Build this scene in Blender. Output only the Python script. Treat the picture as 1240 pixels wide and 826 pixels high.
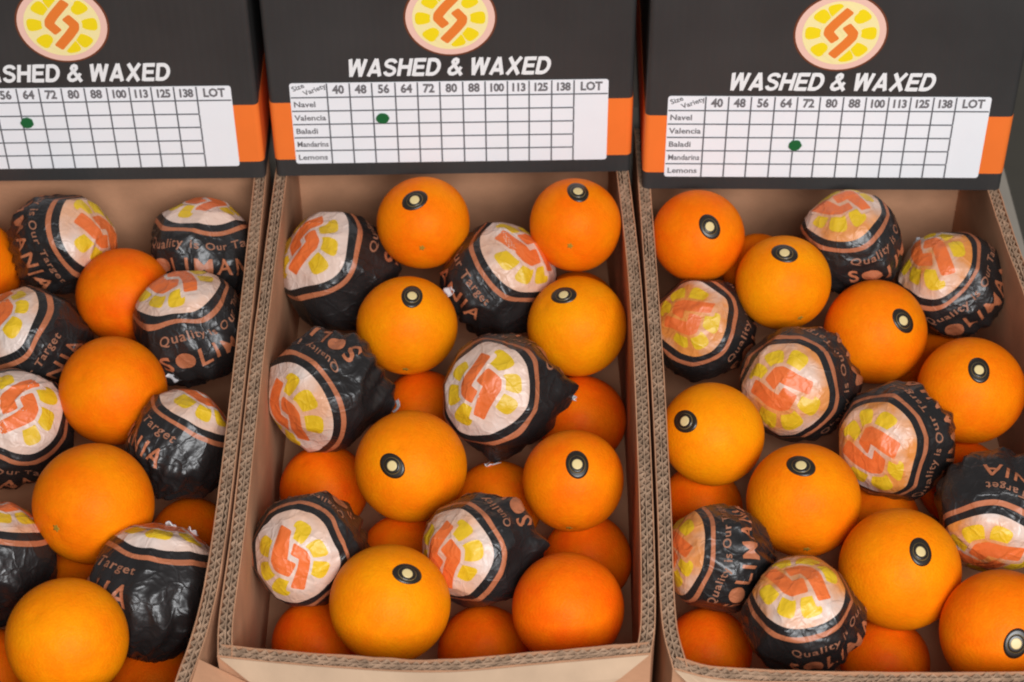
import bpy, bmesh, math, random
import numpy as np
from mathutils import Vector, Matrix

# ------------------------------------------------------------------ scene, camera, light
for o in list(bpy.data.objects):
    bpy.data.objects.remove(o, do_unlink=True)
S = bpy.context.scene
COL = S.collection
S.render.engine = 'CYCLES'
cam_d = bpy.data.cameras.new('camera')
cam = bpy.data.objects.new('camera', cam_d)
COL.objects.link(cam)
S.camera = cam
PITCH, ROLL = math.radians(43.5), math.radians(-0.5)
fw = Vector((0, math.cos(PITCH), -math.sin(PITCH)))
rt0 = Vector((1, 0, 0)); up0 = rt0.cross(fw)
rt = math.cos(ROLL) * rt0 + math.sin(ROLL) * up0
up = -math.sin(ROLL) * rt0 + math.cos(ROLL) * up0
cam.matrix_world = Matrix(((rt.x, up.x, -fw.x, 0), (rt.y, up.y, -fw.y, 0), (rt.z, up.z, -fw.z, 1.2), (0, 0, 0, 1)))
cam_d.sensor_width = 36.0
cam_d.lens = 2650 / 1240 * 36.0
cam_d.clip_start, cam_d.clip_end = 0.02, 60
cam_d.dof.use_dof = True
cam_d.dof.focus_distance = 1.68
cam_d.dof.aperture_fstop = 9.0

W = bpy.data.worlds.new('World'); S.world = W; W.use_nodes = True
W.node_tree.nodes['Background'].inputs[0].default_value = (0.97, 0.98, 1.0, 1)
W.node_tree.nodes['Background'].inputs[1].default_value = 0.17

def area(name, loc, target, sx, sy, power, col):
    d = bpy.data.lights.new(name, 'AREA'); d.shape = 'RECTANGLE'
    d.size, d.size_y, d.energy, d.color = sx, sy, power, col
    o = bpy.data.objects.new(name, d); COL.objects.link(o)
    o.location = loc
    o.rotation_euler = (Vector(target) - Vector(loc)).to_track_quat('-Z', 'Y').to_euler()
    return o
area('shop_front_light', (0.48, -0.74, 1.66), (0, 1.2, -0.05), 1.3, 0.9, 86, (0.975, 0.985, 1.0))

S.view_settings.view_transform = 'Standard'
S.view_settings.look = 'None'
S.view_settings.exposure = 0.0
S.view_settings.gamma = 1.0
S.cycles.filter_width = 2.0
S.cycles.max_bounces = 8
S.cycles.diffuse_bounces = 5

random.seed(7)

# ------------------------------------------------------------------ measured places of the fruit (metres; unit vectors)
# oranges: label, centre, radius, redness, direction of the stem end, sticker (direction, long axis)
# wrapped: label, centre, radius, direction of the printed emblem, direction of the lettering, torn corners, bulges
ORANGES = [
 ('orange with a slanted oval sticker at the back wall of the middle carton', (-0.0750,1.4280,-0.0145), 0.0399, 0.45, (-0.000,-0.995,0.105), ((-0.143,-0.351,0.926),(0.907,0.328,0.264))),
 ('orange in the back right corner of the middle carton, sticker near its top', (0.0549,1.4153,-0.0076), 0.0393, 0.5, (-0.154,-0.966,0.208), ((0.034,-0.083,0.996),(0.228,-0.970,-0.088))),
 ('orange with upright sticker in the second row of the middle carton, left of centre', (-0.0876,1.3384,-0.0500), 0.0422, 0.15, (-0.021,-0.925,-0.380), ((0.141,-0.212,0.967),(0.122,0.973,0.196))),
 ('yellowish orange with a flat lying sticker by the right wall, middle carton', (0.0539,1.3346,-0.0500), 0.0421, 0.0, (0.657,0.171,-0.734), ((-0.274,-0.099,0.957),(0.917,-0.327,0.228))),
 ('large orange with a slanted sticker on its left side, middle carton', (-0.0803,1.1751,-0.0495), 0.0439, 0.3, (0.198,0.371,-0.907), ((-0.285,-0.646,0.708),(0.724,-0.629,-0.282))),
 ('orange with upright sticker by the right wall, third row of the middle carton', (0.0465,1.1581,-0.0488), 0.0398, 0.5, (-0.098,-0.906,-0.412), ((0.057,-0.418,0.907),(-0.115,0.900,0.421))),
 ('large stickered orange at the front wall of the middle carton', (-0.0914,1.0359,-0.0487), 0.0444, 0.1, (-0.137,0.041,-0.990), ((0.336,-0.116,0.935),(0.941,0.087,-0.328))),
 ('orange without sticker in the front right corner of the middle carton', (0.0396,1.0310,-0.0500), 0.0413, 0.8, (-0.165,0.328,-0.930), None),
 ('shaded orange below the upright stickered one, between two wrapped fruit, middle carton', (-0.0760,1.3015,-0.1180), 0.0363, 0.8, (-0.019,0.461,-0.887), None),
 ("shaded orange beside a wrapped fruit's torn tail, right wall of middle carton", (0.0585,1.2919,-0.1178), 0.0376, 0.85, (-0.227,0.212,-0.951), None),
 ('shaded orange between two wrapped fruit along the left wall of middle carton', (-0.1550,1.2153,-0.1180), 0.0365, 0.8, (0.403,0.018,-0.915), None),
 ('shaded orange peeking out under the central wrapped fruit of middle carton', (-0.0132,1.1955,-0.1180), 0.0362, 0.6, (0.615,0.322,-0.720), None),
 ('shaded orange peeking out between the two front wrapped fruit of middle carton', (-0.0880,1.1421,-0.1186), 0.0341, 0.75, (-0.257,0.214,-0.942), None),
 ('shaded orange under the third row sticker orange, right wall of middle carton', (0.0587,1.1392,-0.1193), 0.0353, 0.8, (-0.560,0.402,-0.724), None),
 ('shaded orange in the front left corner of the middle carton', (-0.1509,1.0544,-0.1180), 0.0347, 0.9, (-0.477,0.351,-0.806), None),
 ('shaded orange at the front wall between two big oranges, middle carton', (-0.0241,1.0466,-0.1180), 0.0346, 0.85, (-0.087,0.528,-0.845), None),
 ('shaded orange barely showing between two stickered oranges, right wall of middle carton', (0.0595,1.4250,-0.1177), 0.0366, 0.7, (-0.439,0.266,-0.858), None),
 ('orange in the back left corner of the right-hand carton, sticker on its right', (0.1589,1.4048,-0.0126), 0.0392, 0.6, (-0.274,0.577,-0.770), ((0.163,-0.595,0.787),(0.454,-0.663,-0.595))),
 ('yellowish orange with creased stem end in the second row, right-hand carton', (0.2261,1.3547,-0.0209), 0.0399, 0.1, (0.301,-0.933,-0.198), ((-0.061,-0.182,0.981),(0.859,-0.511,-0.042))),
 ('orange with slanted sticker on its right, between wrapped fruit, right-hand carton', (0.3024,1.3244,-0.0500), 0.0433, 0.45, (-0.322,0.439,-0.839), ((0.397,-0.503,0.767),(0.616,-0.474,-0.629))),
 ('orange with round sticker against the right wall of the right-hand carton', (0.3711,1.2543,-0.0500), 0.0434, 0.45, (-0.104,0.405,-0.908), ((-0.037,-0.377,0.926),(-0.067,0.925,0.374))),
 ('yellowish orange with sticker on its left by the left wall, right-hand carton', (0.1583,1.2055,-0.0473), 0.0412, 0.0, (-0.509,0.266,-0.818), ((-0.598,-0.353,0.720),(0.678,-0.701,0.219))),
 ('large orange in the middle of the right-hand carton, stem end at its bottom', (0.2234,1.1370,-0.0500), 0.0445, 0.35, (-0.021,-0.967,-0.253), ((-0.138,-0.120,0.983),(0.804,-0.593,0.041))),
 ('largest orange with upright sticker, front half of the right-hand carton', (0.2884,1.0655,-0.0490), 0.0456, 0.25, (-0.281,0.337,-0.898), ((0.179,-0.395,0.901),(-0.008,0.915,0.403))),
 ("orange cut by the frame's bottom right corner, right-hand carton", (0.3545,1.0044,-0.0486), 0.0455, 0.55, (-0.398,0.315,-0.861), ((-0.016,-0.761,0.649),(0.336,0.607,0.720))),
 ('small shaded orange behind the two back oranges, right-hand carton', (0.2132,1.4126,-0.0583), 0.0314, 0.6, (-0.389,0.522,-0.759), None),
 ("shaded orange under the left wall's stickered orange, right-hand carton", (0.1514,1.1931,-0.1209), 0.0348, 0.7, (-0.621,0.170,-0.765), None),
 ('shaded orange peeking out between two large stickered oranges, right-hand carton', (0.2924,1.1754,-0.1199), 0.0346, 0.7, (0.291,0.327,-0.899), None),
 ('shaded orange in the front left corner of the right-hand carton', (0.1469,1.0434,-0.1184), 0.0339, 0.9, (-0.266,0.367,-0.892), None),
 ('shaded orange at the front wall of the right-hand carton', (0.2810,1.0356,-0.1210), 0.0338, 0.85, (-0.282,0.067,-0.957), None),
 ('shaded orange behind the round sticker orange, right-hand carton', (0.3655,1.3440,-0.1180), 0.0355, 0.7, (-0.699,0.352,-0.622), None),
 ('shaded orange in a dark gap near the right wall, right-hand carton', (0.3669,1.2155,-0.1180), 0.0351, 0.8, (-0.114,0.509,-0.853), None),
 ('plain orange at the back of the left-hand carton, under a wrapped fruit', (-0.3266,1.3649,-0.0387), 0.0403, 0.75, (0.469,0.253,-0.846), None),
 ('plain orange in the middle of the left-hand carton', (-0.3215,1.2527,-0.0400), 0.0439, 0.5, (0.443,0.423,-0.791), None),
 ('large plain orange with a green stem scar in the left-hand carton', (-0.3204,1.1284,-0.0383), 0.0466, 0.4, (-0.477,-0.823,0.308), None),
 ('yellowish plain orange at the front of the left-hand carton', (-0.3206,0.9925,-0.0322), 0.0438, 0.15, (0.379,0.233,-0.896), None),
 ('plain orange cut by the frame at the back of the left-hand carton', (-0.4627,1.4137,-0.0496), 0.0413, 0.7, (-0.659,0.252,-0.708), None),
 ('shaded orange in the front right corner of the left-hand carton', (-0.2717,1.0188,-0.1251), 0.0349, 0.8, (0.413,0.456,-0.788), None),
 ('shaded orange glimpsed at right wall between two wrapped fruit, left-hand carton', (-0.2574,1.1601,-0.1180), 0.0343, 0.7, (0.529,0.301,-0.793), None),
 ('shaded orange cut by the frame at the front of the left-hand carton', (-0.3954,1.0294,-0.1180), 0.0337, 0.85, (-0.319,0.055,-0.946), None),
 ('shaded orange glimpsed between two large plain oranges, left-hand carton', (-0.3323,1.1180,-0.1180), 0.0350, 0.75, (0.074,0.157,-0.985), None),
]
WRAPPED = [
 ('black wrapped orange in the back left corner of the middle carton', (-0.1477,1.4166,-0.0583), 0.0514, (-0.580,-0.144,0.802), (0.325,0.861,0.390), [], [((-0.990,-0.138,0.004),0.04)]),
 ('black wrapped orange between two back oranges of middle carton, emblem facing right', (-0.0106,1.3921,-0.0514), 0.0487, (0.531,-0.059,0.845), (-0.841,0.084,0.534), [((-0.788,-0.540,0.296),9,1)], [((-0.658,0.475,0.584),0.05)]),
 ('black wrapped orange by the left wall of middle carton, emblem drooping forward', (-0.1501,1.2623,-0.0496), 0.0489, (-0.670,-0.726,0.159), (-0.464,0.576,0.673), [((0.965,-0.145,-0.217),8,1)], [((0.973,-0.120,-0.196),0.22),((-0.292,-0.709,-0.642),0.1)]),
 ('black wrapped orange in the centre of the middle carton, emblem facing the viewer', (-0.0077,1.2542,-0.0500), 0.0488, (-0.382,-0.561,0.734), (-0.088,0.813,0.576), [((-0.145,-0.720,-0.679),12,1),((0.998,-0.060,-0.025),5,1)], [((0.993,0.059,0.098),0.22),((-0.123,-0.722,-0.681),0.16),((-0.943,-0.321,-0.092),0.05)]),
 ('black wrapped orange in the front left of middle carton, emblem facing forward', (-0.1537,1.0907,-0.0513), 0.0437, (-0.269,-0.740,0.617), (-0.386,0.670,0.635), [], [((-0.675,-0.612,-0.412),0.04)]),
 ('black wrapped orange between front oranges of middle carton, emblem turned left', (-0.0238,1.0887,-0.0500), 0.0442, (-0.652,-0.553,0.518), (-0.159,0.768,0.620), [], [((0.955,-0.157,0.252),0.18)]),
 ('black wrapped orange at the back wall of the right-hand carton', (0.2874,1.4013,-0.0178), 0.0427, (-0.262,0.058,0.963), (0.910,-0.317,0.266), [], [((-0.928,0.322,0.190),0.05)]),
 ('black wrapped orange in the back right corner of the right-hand carton', (0.3740,1.3814,-0.0495), 0.0450, (-0.571,-0.029,0.821), (0.596,-0.703,0.389), [((-0.580,0.608,0.543),8,0.5),((-0.792,-0.309,-0.526),9,0.8)], [((-0.783,-0.318,-0.535),0.06)]),
 ('black wrapped orange under the back left orange, right-hand carton', (0.1615,1.3406,-0.0598), 0.0423, (-0.403,-0.446,0.799), (0.863,0.106,0.494), [], [((-0.817,0.427,0.387),0.03)]),
 ('black wrapped orange in the middle of right-hand carton, emblem facing the viewer', (0.2323,1.2627,-0.0500), 0.0476, (-0.447,-0.671,0.591), (0.859,-0.138,0.493), [], [((-0.854,0.421,0.305),0.05)]),
 ('black wrapped orange near the centre right of right-hand carton, emblem facing left', (0.3038,1.1973,-0.0483), 0.0463, (-0.634,-0.635,0.441), (0.756,-0.387,0.529), [], [((0.791,-0.443,0.422),0.05)]),
 ('black wrapped orange by the right wall with upside-down lettering, right-hand carton', (0.3698,1.1225,-0.0500), 0.0461, (-0.291,-0.951,-0.104), (0.788,-0.300,0.538), [], [((-0.967,-0.164,0.194),0.03)]),
 ('black wrapped orange by the left wall, front half of the right-hand carton', (0.1536,1.0792,-0.0500), 0.0397, (-0.927,-0.082,0.366), (0.364,-0.428,0.827), [], [((0.790,-0.549,0.272),0.04)]),
 ('black wrapped orange in front of the large middle orange, right-hand carton', (0.2109,1.0206,-0.0500), 0.0441, (-0.190,0.009,0.982), (0.860,-0.481,0.171), [], [((-0.951,-0.210,0.227),0.05)]),
 ('black wrapped orange in the back of left-hand carton, emblem facing right', (-0.3839,1.4166,-0.0254), 0.0445, (0.848,-0.169,0.502), (-0.525,-0.399,0.752), [], [((-0.574,-0.083,0.814),0.04)]),
 ('black wrapped orange in the back right corner of the left-hand carton', (-0.2642,1.4157,-0.0354), 0.0453, (0.049,0.543,0.838), (0.211,-0.826,0.523), [], [((-0.789,0.291,0.541),0.06)]),
 ('black wrapped orange with big S lettering by right wall of left-hand carton', (-0.2642,1.3146,-0.0297), 0.0462, (-0.230,0.266,0.936), (0.795,-0.503,0.338), [((-0.255,-0.927,-0.275),10,1)], [((-0.338,-0.844,-0.417),0.07)]),
 ('black wrapped orange beside the plain orange, left edge of frame, left-hand carton', (-0.3979,1.3203,-0.0500), 0.0473, (-0.547,-0.138,0.826), (-0.034,-0.982,-0.187), [], [((0.937,-0.204,0.282),0.05)]),
 ("black wrapped orange at the frame's left edge, pink emblem facing up, left-hand carton", (-0.4015,1.2317,-0.0620), 0.0472, (0.264,-0.302,0.916), (-0.249,-0.939,-0.237), [], [((0.583,0.650,0.487),0.04)]),
 ('crumpled black wrapped orange by the right wall, middle of left-hand carton', (-0.2618,1.1973,-0.0476), 0.0430, (0.504,0.491,0.711), (-0.863,0.241,0.444), [], [((-0.681,0.430,0.592),0.03),((0.698,0.163,0.697),0.05)]),
 ("black wrapped orange cut by the frame's left edge, front of left-hand carton", (-0.3941,1.0957,-0.0686), 0.0454, (0.157,0.593,0.790), (-0.953,-0.117,0.278), [], []),
 ('large crumpled black wrapped orange at front right wall of left-hand carton', (-0.2671,1.0573,-0.0565), 0.0493, (0.228,0.749,0.622), (-0.973,0.192,0.126), [((0.516,0.678,0.523),10,0.9),((0.221,0.745,0.629),11,0.45)], [((-0.525,0.189,0.830),0.03)]),
]

# ------------------------------------------------------------------ materials
def mat(name, base, rough=0.6, spec=0.5, var=0.0, vscale=30.0, bump=0.0, bscale=200.0, coat=0.0, sss=0.0):
    m = bpy.data.materials.new(name); m.use_nodes = True
    nt = m.node_tree; b = nt.nodes['Principled BSDF']
    b.inputs['Base Color'].default_value = (*base, 1)
    b.inputs['Roughness'].default_value = rough
    b.inputs['Specular IOR Level'].default_value = spec
    b.inputs['Coat Weight'].default_value = coat
    tc = nt.nodes.new('ShaderNodeTexCoord')
    if var > 0:
        n = nt.nodes.new('ShaderNodeTexNoise'); n.inputs['Scale'].default_value = vscale; n.inputs['Detail'].default_value = 5
        nt.links.new(tc.outputs['Object'], n.inputs['Vector'])
        r = nt.nodes.new('ShaderNodeMapRange')
        r.inputs[1].default_value, r.inputs[2].default_value = 0.3, 0.7
        r.inputs[3].default_value, r.inputs[4].default_value = 1 - var, 1 + var
        nt.links.new(n.outputs['Fac'], r.inputs[0])
        mx = nt.nodes.new('ShaderNodeVectorMath'); mx.operation = 'SCALE'
        mx.inputs[0].default_value = base
        nt.links.new(r.outputs[0], mx.inputs['Scale']); nt.links.new(mx.outputs[0], b.inputs['Base Color'])
    if bump > 0:
        n2 = nt.nodes.new('ShaderNodeTexNoise'); n2.inputs['Scale'].default_value = bscale; n2.inputs['Detail'].default_value = 4
        nt.links.new(tc.outputs['Object'], n2.inputs['Vector'])
        bp = nt.nodes.new('ShaderNodeBump'); bp.inputs['Strength'].default_value = bump; bp.inputs['Distance'].default_value = 0.001
        nt.links.new(n2.outputs['Fac'], bp.inputs['Height']); nt.links.new(bp.outputs[0], b.inputs['Normal'])
    return m

def peel_material():
    m = bpy.data.materials.new('orange_peel'); m.use_nodes = True
    nt = m.node_tree; N = nt.nodes; L = nt.links; b = N['Principled BSDF']
    oi = N.new('ShaderNodeObjectInfo'); tc = N.new('ShaderNodeTexCoord')
    n = N.new('ShaderNodeTexNoise'); n.inputs['Scale'].default_value = 1.6; n.inputs['Detail'].default_value = 3
    L.new(tc.outputs['Object'], n.inputs['Vector'])
    hsv = N.new('ShaderNodeHueSaturation')
    mr = N.new('ShaderNodeMapRange'); mr.inputs[1].default_value, mr.inputs[2].default_value = 0.3, 0.7
    mr.inputs[3].default_value, mr.inputs[4].default_value = 0.494, 0.507
    L.new(n.outputs['Fac'], mr.inputs[0]); L.new(mr.outputs[0], hsv.inputs['Hue'])
    L.new(oi.outputs['Color'], hsv.inputs['Color'])
    n3 = N.new('ShaderNodeTexNoise'); n3.inputs['Scale'].default_value = 9; n3.inputs['Detail'].default_value = 6
    L.new(tc.outputs['Object'], n3.inputs['Vector'])
    m3 = N.new('ShaderNodeMapRange'); m3.inputs[1].default_value, m3.inputs[2].default_value = 0.3, 0.7
    m3.inputs[3].default_value, m3.inputs[4].default_value = 0.95, 1.05
    L.new(n3.outputs['Fac'], m3.inputs[0]); L.new(m3.outputs[0], hsv.inputs['Value'])
    L.new(hsv.outputs[0], b.inputs['Base Color'])
    v = N.new('ShaderNodeTexVoronoi'); v.feature = 'SMOOTH_F1'; v.inputs['Scale'].default_value = 26
    L.new(tc.outputs['Object'], v.inputs['Vector'])
    bp = N.new('ShaderNodeBump'); bp.inputs['Strength'].default_value = 0.26; bp.inputs['Distance'].default_value = 0.0012
    L.new(v.outputs['Distance'], bp.inputs['Height']); L.new(bp.outputs[0], b.inputs['Normal'])
    b.inputs['Roughness'].default_value = 0.5
    b.inputs['Specular IOR Level'].default_value = 0.05
    b.inputs['Subsurface Weight'].default_value = 0.12
    b.inputs['Subsurface Radius'].default_value = (1.0, 0.35, 0.05)
    b.inputs['Subsurface Scale'].default_value = 0.004
    return m

M_PEEL = peel_material()
M_CALYX = mat('stem_scar_brown', (0.36, 0.20, 0.02), 0.8, 0.2, 0.3, 60)
M_STICK = mat('sticker_black', (0.020, 0.014, 0.010), 0.35, 0.5)
M_GOLD = mat('sticker_gold', (0.22, 0.15, 0.05), 0.4, 0.5)
M_CREAM = mat('sticker_cream', (0.68, 0.52, 0.24), 0.45, 0.5)
def tissue(name, base, rough, through=0.0, gain=1.45):
    """thin crumpled paper; through = how much of the orange shows where the damp sheet clings"""
    m = mat(name, base, rough, 0.5); nt = m.node_tree; N = nt.nodes; L = nt.links; b = N['Principled BSDF']
    tc = N.new('ShaderNodeTexCoord'); oi = N.new('ShaderNodeObjectInfo')
    off = N.new('ShaderNodeVectorMath'); off.operation = 'ADD'
    sc = N.new('ShaderNodeVectorMath'); sc.operation = 'MULTIPLY'; sc.inputs[1].default_value = (3.1, 5.7, 2.3)
    L.new(oi.outputs['Color'], sc.inputs[0]);      # object colour = where on the crumpled sheet this one was cut
    L.new(tc.outputs['Object'], off.inputs[0]); L.new(sc.outputs[0], off.inputs[1])
    n = N.new('ShaderNodeTexNoise'); n.inputs['Scale'].default_value = 45; n.inputs['Detail'].default_value = 3
    L.new(off.outputs[0], n.inputs['Vector'])
    dv = N.new('ShaderNodeVectorMath'); dv.operation = 'MULTIPLY_ADD'
    L.new(n.outputs['Color'], dv.inputs[0]); dv.inputs[1].default_value = (0.020,) * 3; L.new(off.outputs[0], dv.inputs[2])
    v = N.new('ShaderNodeTexVoronoi'); v.inputs['Scale'].default_value = 85; L.new(dv.outputs[0], v.inputs['Vector'])
    v2 = N.new('ShaderNodeTexVoronoi'); v2.inputs['Scale'].default_value = 190; L.new(dv.outputs[0], v2.inputs['Vector'])
    ad = N.new('ShaderNodeMath'); ad.operation = 'MULTIPLY_ADD'; ad.inputs[1].default_value = 0.35
    L.new(v2.outputs['Distance'], ad.inputs[0]); L.new(v.outputs['Distance'], ad.inputs[2])
    bp = N.new('ShaderNodeBump'); bp.inputs['Strength'].default_value = 0.42; bp.inputs['Distance'].default_value = 0.0022
    ve = N.new('ShaderNodeTexVoronoi'); ve.feature = 'DISTANCE_TO_EDGE'; ve.inputs['Scale'].default_value = 62; L.new(dv.outputs[0], ve.inputs['Vector'])
    mv = N.new('ShaderNodeMapRange'); mv.inputs[1].default_value, mv.inputs[2].default_value = 0.0, 0.09; mv.inputs[3].default_value, mv.inputs[4].default_value = 0.30, 0.0
    L.new(ve.outputs['Distance'], mv.inputs[0])
    a2 = N.new('ShaderNodeMath'); a2.operation = 'ADD'; L.new(ad.outputs[0], a2.inputs[0]); L.new(mv.outputs[0], a2.inputs[1])
    L.new(a2.outputs[0], bp.inputs['Height']); L.new(bp.outputs[0], b.inputs['Normal'])
    n2 = N.new('ShaderNodeTexNoise'); n2.inputs['Scale'].default_value = 26; n2.inputs['Detail'].default_value = 4
    L.new(off.outputs[0], n2.inputs['Vector'])
    mr = N.new('ShaderNodeMapRange'); mr.inputs[1].default_value, mr.inputs[2].default_value = 0.30, 0.60
    L.new(n2.outputs['Fac'], mr.inputs[0])
    if through:
        ml = N.new('ShaderNodeMath'); ml.operation = 'MULTIPLY'; L.new(mr.outputs[0], ml.inputs[0]); L.new(oi.outputs['Alpha'], ml.inputs[1])
        fac = ml.outputs[0]; other = (0.62, 0.22, 0.045, 1)
    else:
        fac = mr.outputs[0]; other = (base[0] * gain, base[1] * gain, base[2] * gain, 1)
    mx = N.new('ShaderNodeMix'); mx.data_type = 'RGBA'
    L.new(fac, mx.inputs['Factor']); mx.inputs['A'].default_value = (*base, 1); mx.inputs['B'].default_value = other
    L.new(mx.outputs['Result'], b.inputs['Base Color'])
    return m
M_TBLACK = tissue('tissue_black', (0.012, 0.0102, 0.010), 0.37)
M_TWHITE = tissue('tissue_white_print', (0.66, 0.53, 0.465), 0.42, 1.0)
M_TRING = tissue('tissue_orange_ring', (0.47, 0.150, 0.065), 0.48, 0.0, 0.8)
M_TORANGE = tissue('tissue_orange_print', (0.76, 0.155, 0.032), 0.45, 0.0, 0.86)
M_TYELLOW = tissue('tissue_yellow_print', (0.74, 0.46, 0.015), 0.45, 0.0, 0.84)
M_TTEXT = mat('tissue_small_text', (0.30, 0.125, 0.07), 0.5, 0.4)
M_PAPER = mat('torn_tissue_white', (0.66, 0.64, 0.65), 0.6, 0.3, 0.1, 60)
M_KRAFT = mat('kraft_cardboard', (0.47, 0.240, 0.135), 0.85, 0.15, 0.16, 22, 0.3, 260)
M_KRAFTOUT = mat('kraft_cardboard_outside', (0.45, 0.305, 0.20), 0.8, 0.2, 0.12, 25, 0.15, 300)
M_FLUTE = mat('corrugated_edge_paper', (0.36, 0.23, 0.15), 0.9, 0.1, 0.35, 120)
def printed_board(name, base, rough):
    m = mat(name, base, rough, 0.45); nt = m.node_tree; N = nt.nodes; L = nt.links; b = N['Principled BSDF']
    tc = N.new('ShaderNodeTexCoord')
    w = N.new('ShaderNodeTexWave'); w.bands_direction = 'X'; w.inputs['Scale'].default_value = 42; w.inputs['Distortion'].default_value = 0.6; w.inputs['Detail'].default_value = 1
    L.new(tc.outputs['Object'], w.inputs['Vector'])
    n = N.new('ShaderNodeTexNoise'); n.inputs['Scale'].default_value = 14; n.inputs['Detail'].default_value = 6
    L.new(tc.outputs['Object'], n.inputs['Vector'])
    ad = N.new('ShaderNodeMath'); ad.operation = 'MULTIPLY_ADD'; ad.inputs[1].default_value = 3.0
    L.new(n.outputs['Fac'], ad.inputs[0]); L.new(w.outputs['Fac'], ad.inputs[2])
    bp = N.new('ShaderNodeBump'); bp.inputs['Strength'].default_value = 0.16; bp.inputs['Distance'].default_value = 0.0006
    L.new(ad.outputs[0], bp.inputs['Height']); L.new(bp.outputs[0], b.inputs['Normal'])
    mp = N.new('ShaderNodeMapping'); mp.inputs['Scale'].default_value = (260, 60, 22); mp.inputs['Rotation'].default_value = (0, 0.5, 0)
    L.new(tc.outputs['Object'], mp.inputs['Vector'])
    s1 = N.new('ShaderNodeTexNoise'); s1.inputs['Scale'].default_value = 1.0; s1.inputs['Detail'].default_value = 6; s1.inputs['Roughness'].default_value = 0.7
    L.new(mp.outputs[0], s1.inputs['Vector'])
    mr = N.new('ShaderNodeMapRange'); mr.inputs[1].default_value, mr.inputs[2].default_value = 0.69, 0.80; mr.inputs[4].default_value = 0.35
    L.new(s1.outputs['Fac'], mr.inputs[0])
    n3 = N.new('ShaderNodeTexNoise'); n3.inputs['Scale'].default_value = 9; n3.inputs['Detail'].default_value = 5
    L.new(tc.outputs['Object'], n3.inputs['Vector'])
    m3 = N.new('ShaderNodeMapRange'); m3.inputs[1].default_value, m3.inputs[2].default_value = 0.3, 0.7; m3.inputs[3].default_value, m3.inputs[4].default_value = 0.84, 1.2
    L.new(n3.outputs['Fac'], m3.inputs[0])
    sc = N.new('ShaderNodeVectorMath'); sc.operation = 'SCALE'; sc.inputs[0].default_value = base; L.new(m3.outputs[0], sc.inputs['Scale'])
    mx = N.new('ShaderNodeMix'); mx.data_type = 'RGBA'; L.new(mr.outputs[0], mx.inputs['Factor'])
    L.new(sc.outputs[0], mx.inputs['A']); mx.inputs['B'].default_value = (0.30, 0.24, 0.19, 1)
    L.new(mx.outputs['Result'], b.inputs['Base Color'])
    return m
M_BOX = printed_board('carton_charcoal_print', (0.038, 0.036, 0.035), 0.46)
M_BAND = mat('carton_orange_band', (0.88, 0.185, 0.028), 0.5, 0.4, 0.07, 14, 0.1, 120)
M_WHITE = mat('chart_white', (0.84, 0.84, 0.86), 0.5, 0.4, 0.02, 20)
M_GREY = mat('chart_line_grey', (0.12, 0.12, 0.13), 0.6, 0.3)
M_INK = mat('chart_ink', (0.16, 0.15, 0.155), 0.6, 0.3)
M_GREEN = mat('green_marker', (0.010, 0.12, 0.035), 0.45, 0.4)
M_LETTER = mat('white_lettering', (0.82, 0.81, 0.80), 0.5, 0.4)
M_LBORDER = mat('emblem_border_brown', (0.16, 0.045, 0.018), 0.5, 0.4)
M_LPINK = mat('emblem_pink', (0.84, 0.52, 0.42), 0.5, 0.4)
M_LCREAM = mat('emblem_cream', (0.90, 0.76, 0.36), 0.5, 0.4)
M_LYELLOW = mat('emblem_yellow', (0.88, 0.66, 0.008), 0.5, 0.4)
M_LORANGE = mat('emblem_orange', (0.80, 0.20, 0.03), 0.5, 0.4)
M_TABLE = mat('display_table_grey', (0.34, 0.30, 0.25), 0.7, 0.3, 0.12, 12)
M_FLOOR = mat('floor_grey', (0.11, 0.098, 0.078), 0.7, 0.3, 0.2, 3)

# ------------------------------------------------------------------ helpers
def mesh_obj(name, verts, faces, mats, parent=None, fm=None, smooth=False):
    me = bpy.data.meshes.new(name)
    me.from_pydata([tuple(map(float, v)) for v in verts], [], [tuple(map(int, f)) for f in faces])
    if not isinstance(mats, (list, tuple)): mats = [mats]
    for m in mats: me.materials.append(m)
    if fm is not None: me.polygons.foreach_set('material_index', np.asarray(fm, np.int32))
    if smooth: me.polygons.foreach_set('use_smooth', np.ones(len(me.polygons), bool))
    me.update()
    o = bpy.data.objects.new(name, me); COL.objects.link(o)
    if parent is not None: o.parent = parent
    return o

def tag(o, label, cat, group=None):
    o['label'] = label; o['category'] = cat
    if group: o['group'] = group

def empty(name, loc):
    o = bpy.data.objects.new(name, None); COL.objects.link(o); o.location = loc; o.empty_display_size = 0.02
    return o

class Acc:
    """collects polygons of one part"""
    def __init__(s): s.v = []; s.f = []; s.m = []
    def add(s, v, f, m=0):
        b = len(s.v); s.v += [tuple(p) for p in v]
        s.f += [tuple(i + b for i in q) for q in f]; s.m += [m] * len(f)
    def box(s, x0, x1, y0, y1, z0, z1, m=0):
        v = [(x0, y0, z0), (x1, y0, z0), (x1, y1, z0), (x0, y1, z0), (x0, y0, z1), (x1, y0, z1), (x1, y1, z1), (x0, y1, z1)]
        s.add(v, [(0, 3, 2, 1), (4, 5, 6, 7), (0, 1, 5, 4), (1, 2, 6, 5), (2, 3, 7, 6), (3, 0, 4, 7)], m)

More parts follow.
